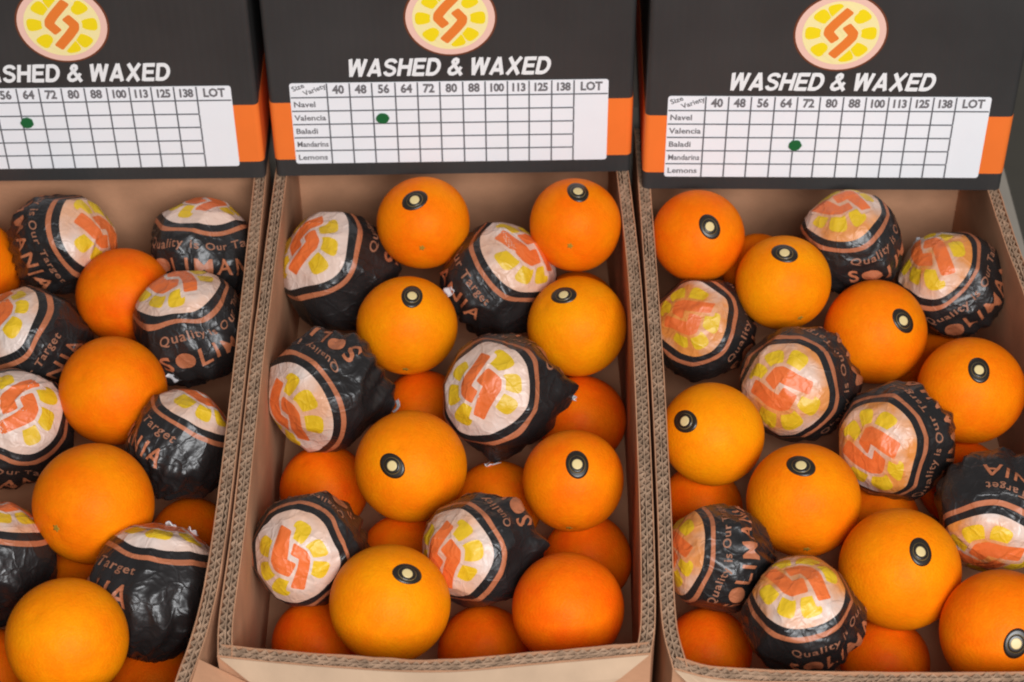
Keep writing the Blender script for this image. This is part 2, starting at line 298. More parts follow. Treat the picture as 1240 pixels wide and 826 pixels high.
def tri_fine(poly_sets, max_edge):
    """list of (2-D polygon, material) -> finely triangulated (verts2d, faces, mats)"""
    V, F, Mi = [], [], []
    for poly, mi in poly_sets:
        bm = bmesh.new()
        vs = [bm.verts.new((x, y, 0)) for x, y in poly]
        bm.faces.new(vs)
        bmesh.ops.triangulate(bm, faces=bm.faces[:])
        refine(bm, max_edge)
        bm.verts.index_update(); b = len(V)
        V += [(v.co.x, v.co.y) for v in bm.verts]
        for f in bm.faces: F.append(tuple(v.index + b for v in f.verts)); Mi.append(mi)
        bm.free()
    return np.array(V), F, Mi

def refine(bm, max_edge):
    for _ in range(6):
        es = [e for e in bm.edges if e.calc_length() > max_edge]
        if not es: break
        bmesh.ops.subdivide_edges(bm, edges=es, cuts=1)
        bmesh.ops.triangulate(bm, faces=[f for f in bm.faces if len(f.verts) > 3])

def text2d(body, size=1.0, bold=0.0, shear=0.0, max_edge=None, align='LEFT', spacing=1.0, res=3):
    cu = bpy.data.curves.new('t', 'FONT'); cu.body = body; cu.size = size; cu.offset = bold; cu.shear = shear
    cu.align_x = align; cu.resolution_u = res; cu.space_character = spacing
    ob = bpy.data.objects.new('t', cu); COL.objects.link(ob)
    dg = bpy.context.evaluated_depsgraph_get(); dg.update()
    me = bpy.data.meshes.new_from_object(ob.evaluated_get(dg))
    bm = bmesh.new(); bm.from_mesh(me)
    bmesh.ops.triangulate(bm, faces=bm.faces[:])
    if max_edge: refine(bm, max_edge)
    bm.verts.index_update()
    V = np.array([(v.co.x, v.co.y) for v in bm.verts]); F = []
    for f in bm.faces:
        idx = tuple(v.index for v in f.verts)
        if f.normal.z < 0: idx = idx[::-1]
        F.append(idx)
    bm.free(); bpy.data.meshes.remove(me); bpy.data.objects.remove(ob); bpy.data.curves.remove(cu)
    return V, F

def ribbon(pts, w):
    """bent stroke of width w with mitred bend"""
    P = [np.array(p, float) for p in pts]; L, R = [], []
    for i, p in enumerate(P):
        if i == 0: d = P[1] - p
        elif i == len(P) - 1: d = p - P[i - 1]
        else:
            a = (p - P[i - 1]); a /= np.linalg.norm(a); b = (P[i + 1] - p); b /= np.linalg.norm(b); d = a + b
        d = d / np.linalg.norm(d); n = np.array((-d[1], d[0])); k = w / 2
        if 0 < i < len(P) - 1: k /= max(0.45, abs(np.dot(n, np.array((-a[1], a[0])))))
        L.append(p + n * k); R.append(p - n * k)
    return [tuple(q) for q in L] + [tuple(q) for q in R[::-1]]

def rounded(poly, r, n=3):
    out = []; P = [np.array(p, float) for p in poly]
    for i, p in enumerate(P):
        a = P[i - 1] - p; b = P[(i + 1) % len(P)] - p
        la, lb = np.linalg.norm(a), np.linalg.norm(b); k = min(r, la * .45, lb * .45)
        A = p + a / la * k; B = p + b / lb * k
        for t in np.linspace(0, 1, n + 1):
            out.append(tuple((1 - t) ** 2 * A + 2 * t * (1 - t) * p + t * t * B))
    return out

def emblem_shapes(seg_r, seg_w, sw, crowd):
    line = [(0.16, 0.62), (-0.13, 0.28), (-0.26, 0.10), (-0.27, 0.0), (-0.10, -0.21)]
    s1 = rounded(ribbon(line, sw), 0.05); s2 = [(-x, -y) for x, y in s1]
    o1 = rounded(ribbon([(0.22, 0.69)] + line[1:-1] + [(-0.06, -0.26)], sw + 0.14), 0.05); o2 = [(-x, -y) for x, y in o1]
    sets = []
    for k in range(8):
        a = math.radians(45 * k)
        if k in (2, 6):                            # crowded by the S
            if not crowd: continue
            a += math.radians(14)
        pts = []
        for t in np.linspace(0, 2 * math.pi, 17)[:-1]:
            c, s = math.cos(t), math.sin(t)
            u = seg_r * math.copysign(abs(c) ** 0.7, c); v = seg_w * math.copysign(abs(s) ** 0.7, s) * (1 + 0.25 * u / seg_r)
            rr = 0.605 + u
            pts.append((rr * math.cos(a) - v * math.sin(a), rr * math.sin(a) + v * math.cos(a)))
        sets.append((pts, 0))
    return sets, [(o1, 2), (o2, 3)], [(s1, 1), (s2, 1)]

# ------------------------------------------------------------------ cartons
T = 0.0105           # rim thickness
H0 = -0.163          # bottom of the lower cartons
def resample(path, step):
    P = np.array(path, float)
    # smooth curve through the points (Catmull-Rom)
    if len(P) > 2:
        Q = np.vstack([2 * P[0] - P[1], P, 2 * P[-1] - P[-2]]); C = []
        for i in range(1, len(Q) - 2):
            for t in np.linspace(0, 1, 24, endpoint=False):
                C.append(0.5 * ((2 * Q[i]) + (-Q[i - 1] + Q[i + 1]) * t + (2 * Q[i - 1] - 5 * Q[i] + 4 * Q[i + 1] - Q[i + 2]) * t * t
                         + (-Q[i - 1] + 3 * Q[i] - 3 * Q[i + 1] + Q[i + 2]) * t ** 3))
        C.append(P[-1]); P = np.array(C)
    d = np.r_[0, np.cumsum(np.linalg.norm(np.diff(P, axis=0), axis=1))]
    n = max(2, int(d[-1] / step) + 1); s = np.linspace(0, d[-1], n)
    X = np.c_[np.interp(s, d, P[:, 0]), np.interp(s, d, P[:, 1])]
    t = np.gradient(X, axis=0); t /= np.linalg.norm(t, axis=1)[:, None]
    return X, np.c_[-t[:, 1], t[:, 0]], s      # points, left normal (points inwards when walked anticlockwise), arclength

def strip(acc, X, N, a, b, z0, z1, m=0, dz=None):
    """solid ribbon between offsets a and b (scalars or arrays), from z0 to z1"""
    n = len(X); a = np.broadcast_to(a, n); b = np.broadcast_to(b, n)
    z1 = np.broadcast_to(z1, n)
    A = X + N * a[:, None]; B = X + N * b[:, None]
    v = [(*A[i], z0) for i in range(n)] + [(*A[i], z1[i]) for i in range(n)] + [(*B[i], z0) for i in range(n)] + [(*B[i], z1[i]) for i in range(n)]
    f = []
    for i in range(n - 1):
        j = i + 1
        f += [(i, j, n + j, n + i), (2 * n + j, 2 * n + i, 3 * n + i, 3 * n + j), (n + i, n + j, 3 * n + j, 3 * n + i)]
    f += [(0, n, 3 * n, 2 * n), (n - 1, 3 * n - 1, 4 * n - 1, 2 * n - 1)]
    acc.add(v, f, m)

def wall(name, path, parent, seed, top=0.0):
    rng = np.random.RandomState(seed)
    Xc, Nc, sc = resample(path, 0.006)
    jag = lambda s, k: np.interp(s, np.arange(0, 1.2, 0.012), rng.randn(100) * 0.00035 * k)
    acc = Acc()
    strip(acc, Xc, Nc, 0.0, 0.0009, H0, top + jag(sc, 1), 0)                  # outside liner
    strip(acc, Xc, Nc, T - 0.0009, T, H0 + 0.0005, top + jag(sc, 1), 0)       # inside liner
    w = mesh_obj(name, acc.v, acc.f, [M_KRAFT, M_KRAFTOUT], parent, acc.m)
    e = Acc()
    strip(e, Xc, Nc, T * 0.5 - 0.0005, T * 0.5 + 0.0005, -0.020, top - 0.0006 + jag(sc, 1))
    X, N, s = resample(path, 0.00075)
    for c, lam, ph in ((T * 0.27, 0.0078, 0.0), (T * 0.73, 0.0072, rng.rand() * 6)):
        wob = 0.95 + 0.32 * np.interp(s, np.arange(0, 1.2, 0.02), rng.randn(60))
        off = c + (T * 0.25 - 0.0012) * np.sin(2 * math.pi * s / lam + ph + np.interp(s, np.arange(0, 1.2, 0.03), rng.randn(40)) * 0.6) * np.clip(wob, .3, 1.15)
        th = 0.00052
        strip(e, X, N, off - th, off + th, -0.018, top - 0.0005 + jag(s, 2.0))
    strip(e, Xc, Nc, 0.0010, T - 0.0010, -0.024, -0.016)                       # dark bottom of the flutes
    eo = mesh_obj('corrugated_edge', e.v, e.f, M_FLUTE, w)
    return w

def lower_carton(label, left, front, right, rear, seed):
    """paths run anticlockwise seen from above: rear->front on the left, left->right in front ..."""
    cx = (left[0][0] + right[0][0]) / 2; cy = (front[0][1] + rear[0][1]) / 2
    root = empty('open_carton', (cx, cy, H0))
    tag(root, label, 'carton', 'open cartons holding oranges')
    inv = Matrix.Translation((-cx, -cy, -H0))
    parts = [wall('side_wall', left, root, seed), wall('front_wall', front, root, seed + 1),
             wall('side_wall', right, root, seed + 2), wall('rear_wall', rear, root, seed + 3, -0.0022)]
    a = Acc()
    xs0 = min(p[0] for p in left) + T; xs1 = max(p[0] for p in right) - T
    a.box(xs0 - 0.004, xs1 + 0.004, front[0][1] + 0.004, rear[0][1] - 0.004, H0 + 0.0008, H0 + 0.004)
    parts.append(mesh_obj('base_panel', a.v, a.f, M_KRAFT, root))
    # front flap folded down outside the front wall, mitred at both ends
    X, N, s = resample(front, 0.01)
    n = len(X); a = Acc(); v = []
    L = s[-1]; hgt = 0.045; th = 0.0042
    for lay in (0, 1):
        for k in range(5):
            t = k / 4
            for i in range(n):
                u = 0.0015 + (hgt * 1.78 * t) + (s[i] / L) * (L - 0.003 - 2 * hgt * 1.78 * t)
                x = np.interp(u, s, X[:, 0]); y = np.interp(u, s, X[:, 1])
                out = 0.0004 + 0.018 * t ** 0.9 + lay * th * (0.12 if k == 0 else 1)
                z = -0.0004 - hgt * t
                v.append((x, y - out, z))
    f = []
    q = 5 * n
    for k in range(4):
        for i in range(n - 1):
            A = k * n + i
            f += [(A, A + n, A + n + 1, A + 1), (q + A, q + A + 1, q + A + n + 1, q + A + n)]
    for i in range(n - 1):
        f += [(i, i + 1, q + i + 1, q + i), (4 * n + i, q + 4 * n + i, q + 4 * n + i + 1, 4 * n + i + 1)]
    for k in range(4):
        f += [(k * n, q + k * n, q + k * n + n, k * n + n), (k * n + n - 1, k * n + 2 * n - 1, q + k * n + 2 * n - 1, q + k * n + n - 1)]
    a.add(v, f)
    parts.append(mesh_obj('front_flap', a.v, a.f, M_KRAFTOUT, root))
    for p in parts: p.matrix_parent_inverse = inv
    return root

lower_carton('middle cardboard carton of oranges with a bowed front rim',
    [(-0.2030, 1.560), (-0.2066, 1.276), (-0.2066, 1.076), (-0.2080, 0.986), (-0.2060, 0.950)],
    [(-0.2060, 0.950), (-0.130, 0.9405), (-0.053, 0.9352), (0.020, 0.9415), (0.0945, 0.949)],
    [(0.0945, 0.949), (0.0995, 0.985), (0.1035, 1.097), (0.1065, 1.276), (0.1050, 1.400), (0.0990, 1.560)],
    [(0.0990, 1.560), (-0.2030, 1.560)], 10)
lower_carton('right-hand cardboard carton of oranges with a straight front rim',
    [(0.1100, 1.537), (0.1092, 1.276), (0.1062, 1.097), (0.1032, 0.982), (0.1085, 0.936)],
    [(0.1085, 0.936), (0.150, 0.9255), (0.280, 0.9205), (0.4200, 0.921)],
    [(0.4200, 0.921), (0.4270, 1.10), (0.4270, 1.30), (0.4220, 1.385), (0.4150, 1.537)],
    [(0.4150, 1.537), (0.1100, 1.537)], 20)
left_carton = lower_carton('left-hand cardboard carton of oranges cut by the frame edge',
    [(-0.5140, 1.505), (-0.5190, 1.2), (-0.5180, 0.905)],
    [(-0.5180, 0.905), (-0.370, 0.896), (-0.2265, 0.905)],
    [(-0.2265, 0.905), (-0.2225, 0.928), (-0.2130, 0.986), (-0.2092, 1.076), (-0.2095, 1.276), (-0.2120, 1.505)],
    [(-0.2120, 1.505), (-0.5140, 1.505)], 30)

# side flap of the left-hand carton, folded out over the gap at the front
Xf, Nf, sf = resample([(-0.2260, 0.907), (-0.2223, 0.928), (-0.2190, 0.9485)], 0.006)
a = Acc(); n = len(Xf); v = []
for lay in (0, 1):
    for k in range(5):
        t = k / 4
        for i in range(n):
            v.append((Xf[i, 0] + 0.0004 + 0.080 * t, Xf[i, 1] - 0.0095 * t - 0.02 * t * (1 - (i / (n - 1))), -0.0010 - 0.050 * t - 0.002 * math.sin(math.pi * t) - lay * (0.0006 + 0.0034 * min(1, t * 4))))
f = []; q = 5 * n
for k in range(4):
    for i in range(n - 1):
        A = k * n + i
        f += [(A, A + n, A + n + 1, A + 1), (q + A, q + A + 1, q + A + n + 1, q + A + n)]
    f += [(k * n, q + k * n, q + k * n + n, k * n + n), (k * n + n - 1, k * n + 2 * n - 1, q + k * n + 2 * n - 1, q + k * n + n - 1)]
for i in range(n - 1): f += [(i, i + 1, q + i + 1, q + i), (4 * n + i, q + 4 * n + i, q + 4 * n + i + 1, 4 * n + i + 1)]
a.add(v, f)
fo = mesh_obj('side_flap', a.v, a.f, M_KRAFT, left_carton)
fo.matrix_parent_inverse = Matrix.Translation(-left_carton.location)

# ---- printed cartons standing behind, ends towards the viewer
WP, HP, DP = 0.3065, 0.205, 0.27
def block_lettering(word, sw=0.215, shear=0.22):
    """heavy grotesque capitals drawn as strokes; returns [(polygon, level)] in cap-height units"""
    arc = lambda cx, cy, rx, ry, a0, a1, n=14: [(cx + rx * math.cos(math.radians(a0 + (a1 - a0) * t / n)), cy + ry * math.sin(math.radians(a0 + (a1 - a0) * t / n))) for t in range(n + 1)]
    h = sw / 2
    G = {
        'W': (1.12, [[(h, 1), (0.34 - h * .4, 0)], [(0.28, 0), (0.56, 1)], [(0.56, 1), (0.84, 0)], [(0.78 + h * .4, 0), (1.12 - h, 1)]]),
        'A': (0.86, [[(h * .9, 0), (0.43, 1)], [(0.43, 1), (0.86 - h * .9, 0)], [(0.2, 0.28), (0.66, 0.28)]]),
        'H': (0.80, [[(h, 0), (h, 1)], [(0.80 - h, 0), (0.80 - h, 1)], [(h, 0.52), (0.80 - h, 0.52)]]),
        'E': (0.72, [[(h, 0), (h, 1)], [(h, 1 - h * .85), (0.70, 1 - h * .85)], [(h, 0.51), (0.65, 0.51)], [(h, h * .85), (0.72, h * .85)]]),
        'D': (0.82, [[(h, 0), (h, 1)], [(h, 1 - h * .85), (0.36, 1 - h * .85)] + arc(0.36, 0.5, 0.46 - h, 0.5 - h * .85, 80, -80) + [(0.36, h * .85), (h, h * .85)]]),
        'X': (0.90, [[(h * 1.1, 0), (0.90 - h * 1.1, 1)], [(h * 1.1, 1), (0.90 - h * 1.1, 0)]]),
        'S': (0.76, [arc(0.38, 0.725, 0.28, 0.19, 5, 270) + arc(0.38, 0.285, 0.28, 0.21, 80, -175)]),
        '&': (0.88, [[(0.88, 0.0), (0.29, 0.68)], [(0.33, 0.64), (0.25, 0.78), (0.30, 0.88), (0.40, 0.92), (0.51, 0.87), (0.53, 0.76), (0.46, 0.66), (0.24, 0.48)],
                     [(0.30, 0.53), (0.13, 0.36), (0.12, 0.21), (0.22, 0.10), (0.37, 0.08), (0.52, 0.14), (0.67, 0.28), (0.78, 0.48)]]),
    }
    x = 0.0; out = []
    for c in word:
        if c == ' ': x += 0.34; continue
        w, strokes = G[c]
        for k, st in enumerate(strokes):
            out.append(([(x + p[0] + p[1] * shear, p[1]) for p in ribbon(st, sw if c not in '&S' else sw * .9)], k))
        x += w + 0.075
    return out
WASHED = block_lettering('WASHED & WAXED')
_seg, _out, _s = emblem_shapes(0.185, 0.160, 0.225, True)
EMB_F = tri_fine(_seg + _out + _s, 9)
NUMS = ['40', '48', '56', '64', '72', '80', '88', '100', '113', '125', '138']
CW, C0, C1 = 0.267, 0.0182, 0.0995      # chart width, bottom, top
def chart_rows(): return [C1 - (C1 - 0.0140) * t for t in (0, 0.172, 0.338, 0.503, 0.669, 0.834, 1.0)]
COLX = [0, .117, .188, .258, .331, .401, .471, .543, .613, .683, .751, .822, .892, 1.0]

def flat(acc, V, F, x, z, y, m=0, rot=0.0):
    c, s = math.cos(rot), math.sin(rot)
    acc.add([(x + c * p[0] - s * p[1], y, z + s * p[0] + c * p[1]) for p in V], F, m)

def printed_carton(label, x0, y0, yaw, dot):
    root = empty('printed_carton', (x0, y0, 0.0006)); root.rotation_euler.z = yaw
    tag(root, label, 'carton', 'printed cartons stacked behind')
    r = 0.0045
    def upath(depth_l, depth_r, out=0.0):
        """U-shaped path round front and corners, walked left->right (outside on the right-hand side)"""
        P = [(-out, depth_l)]
        for t in np.linspace(0, math.pi / 2, 6): P.append((r - (r + out) * math.cos(t), r - (r + out) * math.sin(t)))
        for t in np.linspace(0, math.pi / 2, 6): P.append((WP - r + (r + out) * math.sin(t), r - (r + out) * math.cos(t)))
        P.append((WP + out, depth_r)); return np.array(P)
    def norms(P):
        t = np.gradient(P, axis=0); t /= np.linalg.norm(t, axis=1)[:, None]; return np.c_[-t[:, 1], t[:, 0]]
    a = Acc(); P = upath(0.012, 0.012); strip(a, P, norms(P), 0, 0.006, 0.0, HP)
    mesh_obj('front_panel', a.v, a.f, M_BOX, root, smooth=False)
    for sx in (0, 1):
        a = Acc(); xa = 0 if sx == 0 else WP - 0.006
        a.box(xa, xa + 0.006, 0.0123, DP, 0, HP); mesh_obj('side_panel', a.v, a.f, M_BOX, root)
    a = Acc(); a.box(0.0063, WP - 0.0063, DP - 0.006, DP, 0, HP); mesh_obj('rear_panel', a.v, a.f, M_BOX, root)
    a = Acc(); a.box(0.0063, WP - 0.0063, 0.0063, DP - 0.0063, 0.0005, 0.006); mesh_obj('base_panel', a.v, a.f, M_KRAFT, root)
    a = Acc(); P = upath(DP, DP, 0.0003); strip(a, P, norms(P), 0, 0.0002, 0.0183, 0.0790)
    mesh_obj('orange_band', a.v, a.f, M_BAND, root)
    # size chart
    ch = Acc(); cx = 0.0183
    poly = rounded([(cx, 0.0140), (cx + CW, 0.0140), (cx + CW, C1), (cx, C1)], 0.0028, 4)
    n = len(poly)
    ch.add([(x, -0.0007, z) for x, z in poly] + [(x, -0.0003, z) for x, z in poly],
           [tuple(range(n))] + [(i, i + n, (i + 1) % n + n, (i + 1) % n) for i in range(n)])
    chart = mesh_obj('size_chart', ch.v, ch.f, M_WHITE, root)
    g = Acc(); R = chart_rows(); lw = 0.00062
    xe = cx + CW * COLX[-2]
    for k, z in enumerate(R[1:-1]):
        g.box(cx + 0.0006, xe if k else cx + CW - 0.0006, -0.0011, -0.0008, z - lw, z + lw)
    for x in COLX[1:-1]:
        xx = cx + CW * x
        for k in range(6):
            zb = R[k + 1] + (lw + 0.00003 if k < 5 else 0.0004); zt = R[k] - (lw + 0.00003 if k else 0.0004)
            g.box(xx - lw, xx + lw, -0.0011, -0.0008, zb, zt)
    mesh_obj('grid_lines', g.v, g.f, M_GREY, chart)
    t = Acc()
    for i, s in enumerate(NUMS + ['LOT']):
        V, F = text2d(s, 0.0112 if len(s) < 3 or s == 'LOT' else 0.0106, 0.00045, 0, align='CENTER', spacing=0.92 if len(s) == 3 and s != 'LOT' else 1.0, res=2)
        xm = cx + CW * (COLX[i + 1] + COLX[i + 2]) / 2
        V = V * np.array((0.86, 1.08))
        flat(t, V, F, xm, (R[0] + R[1]) / 2 - 0.0034, -0.00095)
    for i, s in enumerate(['Navel', 'Valencia', 'Baladi', 'Mandarins', 'Lemons']):
        V, F = text2d(s, 0.0080, 0.00018, 0, res=2)
        V = V * np.array((min(1.0, 0.0268 / V[:, 0].max()), 1.0))
        flat(t, V, F, cx + 0.0022, (R[i + 1] + R[i + 2]) / 2 - 0.0028, -0.00095)
    for s, x, z in (('Size', 0.0030, 0.0064), ('Variety', 0.0125, 0.0020)):
        V, F = text2d(s, 0.0070, 0.00015, 0, res=2)
        flat(t, V, F, cx + x, R[1] + z, -0.00095, 0, math.radians(24))
    mesh_obj('chart_lettering', t.v, t.f, M_INK, chart)
    d = Acc(); dx, dz = dot; rng = random.Random(int(dx * 1e5)); k = 18
    pts = [(0.0054 * (1 + rng.uniform(-.08, .08)) * math.cos(q * 2 * math.pi / k), 0.0051 * (1 + rng.uniform(-.08, .08)) * math.sin(q * 2 * math.pi / k)) for q in range(k)]
    d.add([(dx + x, -0.0022, dz + z) for x, z in pts] + [(dx + x, -0.0007, dz + z) for x, z in pts],
          [tuple(range(k))] + [(i, i + k, (i + 1) % k + k, (i + 1) % k) for i in range(k)])
    mesh_obj('marker_dot', d.v, d.f, M_GREEN, chart)
    # lettering
    a = Acc(); xs = [p[0] for q, _ in WASHED for p in q]; sc = 0.168 / (max(xs) - min(xs))
    for q, lev in WASHED:
        Vq, Fq, _ = tri_fine([(q, 0)], 9)
        flat(a, [(0.0690 + (p[0] - min(xs)) * sc, 0.1056 + p[1] * 0.0178) for p in Vq], Fq, 0, 0, -0.0004 - 0.00006 * lev)
    mesh_obj('lettering', a.v, a.f, M_LETTER, root)
    # emblem
    e = Acc(); ex, ez, er = 0.1545, 0.1635, 0.0365
    def disc(rad, y, m):
        k = 48
        e.add([(ex + rad * math.cos(q * 2 * math.pi / k), y, ez + rad * math.sin(q * 2 * math.pi / k)) for q in range(k)], [tuple(range(k))], m)
    disc(er * 1.045, -0.0003, 0); disc(er, -0.0005, 1); disc(er * 0.85, -0.0007, 2)
    Vv, Ff, Mm = EMB_F
    for f, mm in zip(Ff, Mm):
        e.add([(ex + er * Vv[i][0], -0.0009 - (0.0, 0.0004, 0.0002, 0.0003)[mm], ez + er * Vv[i][1]) for i in f], [(0, 1, 2)], (3, 4, 2, 2)[mm])
    mesh_obj('emblem', e.v, e.f, [M_LBORDER, M_LPINK, M_LCREAM, M_LYELLOW, M_LORANGE], root, e.m)
    return root

printed_carton('middle black printed carton, green dot low in the third number column', -0.2026, 1.4739, 0.0087, (0.0948, 0.0622))
printed_carton('right-hand black printed carton, green dot below the 64 column', 0.1128, 1.4527, -0.0208, (0.1270, 0.0490))
printed_carton('left-hand black printed carton cut by the frame edge', -0.5182, 1.4700, 0.0058, (0.1105, 0.0640))

# ---- stand and floor
a = Acc()
a.box(-0.95, 0.486, 0.80, 2.15, H0 - 0.045, H0 - 0.001)
a.box(-0.95, 0.400, 1.5690, 2.15, H0 - 0.0008, -0.0008)
o = mesh_obj('display_stand', a.v, a.f, M_TABLE); o['kind'] = 'structure'
a = Acc()
a.add([(-30, -30, -0.95), (30, -30, -0.95), (30, 30, -0.95), (-30, 30, -0.95)], [(0, 1, 2, 3)])
o = mesh_obj('floor', a.v, a.f, M_FLOOR); o['kind'] = 'structure'

# ------------------------------------------------------------------ oranges
def orange_radius(D, seed):
    """radius of the peel (unit fruit) in direction D (n,3); stem end at +Z"""
    rng = np.random.RandomState(100 + seed)
    r = 1.0 - 0.022 * D[:, 2] ** 2 + 0.008 * D[:, 2]
    for k in range(7):
        v = rng.randn(3); v /= np.linalg.norm(v)
        r = r + 0.0042 * np.sin((D @ v) * rng.uniform(2, 4.2) + rng.uniform(0, 6))
    th = np.arccos(np.clip(D[:, 2], -1, 1)); ph = np.arctan2(D[:, 1], D[:, 0])
    r = r - 0.040 * np.exp(-(th / 0.11) ** 2)
    r = r - 0.012 * np.exp(-((th - 0.20) / 0.13) ** 2) * (0.5 + 0.5 * np.cos(ph * (5 + seed % 3) + seed))
    r = r - 0.02 * np.exp(-((math.pi - th) / 0.12) ** 2)
    return r

def ico(sub):
    bm = bmesh.new(); bmesh.ops.create_icosphere(bm, subdivisions=sub, radius=1)
    bm.verts.index_update()
    V = np.array([v.co[:] for v in bm.verts]); V /= np.linalg.norm(V, axis=1)[:, None]
    F = [tuple(v.index for v in f.verts) for f in bm.faces]; bm.free(); return V, F
ICO = ico(5)
NVAR = 7
PEELS = []
for sd in range(NVAR):
    V = ICO[0] * orange_radius(ICO[0], sd)[:, None]
    me = bpy.data.meshes.new('orange'); me.from_pydata([tuple(v) for v in V], [], ICO[1]); me.materials.append(M_PEEL)
    me.polygons.foreach_set('use_smooth', np.ones(len(me.polygons), bool)); PEELS.append(me)

def frame_from(z, x=None):
    z = Vector(z).normalized()
    x = Vector(x) if x is not None else (Vector((0.3, 0.2, 1)) if abs(z.z) < 0.9 else Vector((1, 0, 0)))
    x = (x - z * x.dot(z)).normalized(); y = z.cross(x)
    return Matrix(((x.x, y.x, z.x), (x.y, y.y, z.y), (x.z, y.z, z.z)))

def patch(center, tang, seed, rim, lift, thick=0.004, n=28, rings=5):
    """thin sheet lying on the peel; rim(t) gives its half axes"""
    c = np.array(center); t = np.array(tang); b = np.cross(c, t)
    pts = [(0.0, 0.0)]
    for k in range(1, rings + 1):
        for i in range(n):
            a = 2 * math.pi * i / n; u, v = rim(a); pts.append((u * k / rings, v * k / rings))
    D = np.array([c + t * u + b * v for u, v in pts]); D /= np.linalg.norm(D, axis=1)[:, None]
    r = orange_radius(D, seed)
    top = D * (r + lift)[:, None]; bot = D[-n:] * (r[-n:] - 0.004)[:, None]
    f = [(0, 1 + i, 1 + (i + 1) % n) for i in range(n)]
    for k in range(rings - 1):
        o = 1 + k * n
        f += [(o + i, o + n + i, o + n + (i + 1) % n, o + (i + 1) % n) for i in range(n)]
    o = 1 + (rings - 1) * n; q = len(top)
    f += [(o + i, q + i, q + (i + 1) % n, o + (i + 1) % n) for i in range(n)]
    return np.vstack([top, bot]), f

CA = np.array((0.86, 0.250, 0.002)); CB = np.array((0.84, 0.098, 0.002))
for i, (label, loc, R, red, stem, stick) in enumerate(ORANGES):
    sd = i % NVAR
    o = bpy.data.objects.new('orange', PEELS[sd]); COL.objects.link(o)
    tag(o, label, 'orange', 'unwrapped oranges in the cartons')
    c = CA * (1 - red) + CB * red; o.color = (*c, 1)
    Rm = frame_from(stem); o.matrix_world = Matrix.Translation(loc) @ Rm.to_4x4() @ Matrix.Scale(R, 4)
    # stem scar
    V, F = patch((0, 0, 1), (1, 0, 0), sd, lambda a: (0.058 * (1 + .3 * math.cos(5 * a)) * math.cos(a), 0.058 * (1 + .3 * math.cos(5 * a)) * math.sin(a)), 0.006, n=20, rings=2)
    mesh_obj('stem_scar', V, F, M_CALYX, o, smooth=True)
    if stick:
        n, t = stick
        n = Rm.transposed() @ Vector(n); t = Rm.transposed() @ Vector(t)
        el = lambda A, B: (lambda a: (A * math.cos(a), B * math.sin(a)))
        A, B = 0.0118 / R, 0.0090 / R
        V, F = patch(n, t, sd, el(A, B), 0.006)
        s = mesh_obj('sticker', V, F, M_STICK, o, smooth=True)
        V, F = patch(n, t, sd, el(0.0072 / R, 0.0064 / R), 0.0075)
        g = mesh_obj('sticker_ring', V, F, M_GOLD, s, smooth=True)
        V, F = patch(n, t, sd, el(0.0068 / R, 0.0060 / R), 0.0088)
        mesh_obj('sticker_inner', V, F, M_STICK, s, smooth=True)
        V, F = patch(n, t, sd, el(0.0041 / R, 0.0040 / R), 0.0100)
        mesh_obj('sticker_crest', V, F, M_CREAM, s, smooth=True)

# ------------------------------------------------------------------ wrapped oranges
TD = math.radians(49)        # polar angle of the white print disc
_seg, _out, _s = emblem_shapes(0.215, 0.195, 0.30, False)
EMB = tri_fine(_seg + _out + _s, 0.05)
ELIFT = np.zeros(len(EMB[0]))
for _f, _m in zip(EMB[1], EMB[2]): ELIFT[list(_f)] = (0.0, 0.00024, 0.00012, 0.00018)[_m]
Sx = text2d('S', 1.0, 0.02, 0, 0.12); LX = text2d('LIMANIA', 1.0, 0.014, 0, 0.12, spacing=1.22)
QX = text2d('Quality is Our Target', 1.0, 0.012, 0, 0.25, spacing=1.12)
def big_text():
    V1, F1 = Sx; x = V1[:, 0].max() + 0.14
    d = np.array([(x + 0.36 + 0.36 * math.cos(a), 0.355 + 0.36 * math.sin(a)) for a in np.linspace(0, 2 * math.pi, 21)[:-1]])
    Vd, Fd, _ = tri_fine([([tuple(p) for p in d], 0)], 0.14)
    V2, F2 = LX; V2 = V2 + np.array((x + 0.88 - V2[:, 0].min(), 0))
    V = np.vstack([V1, Vd, V2]); F = list(F1) + [tuple(i + len(V1) for i in f) for f in Fd] + [tuple(i + len(V1) + len(Vd) for i in f) for f in F2]
    return V, F
BIG = big_text()

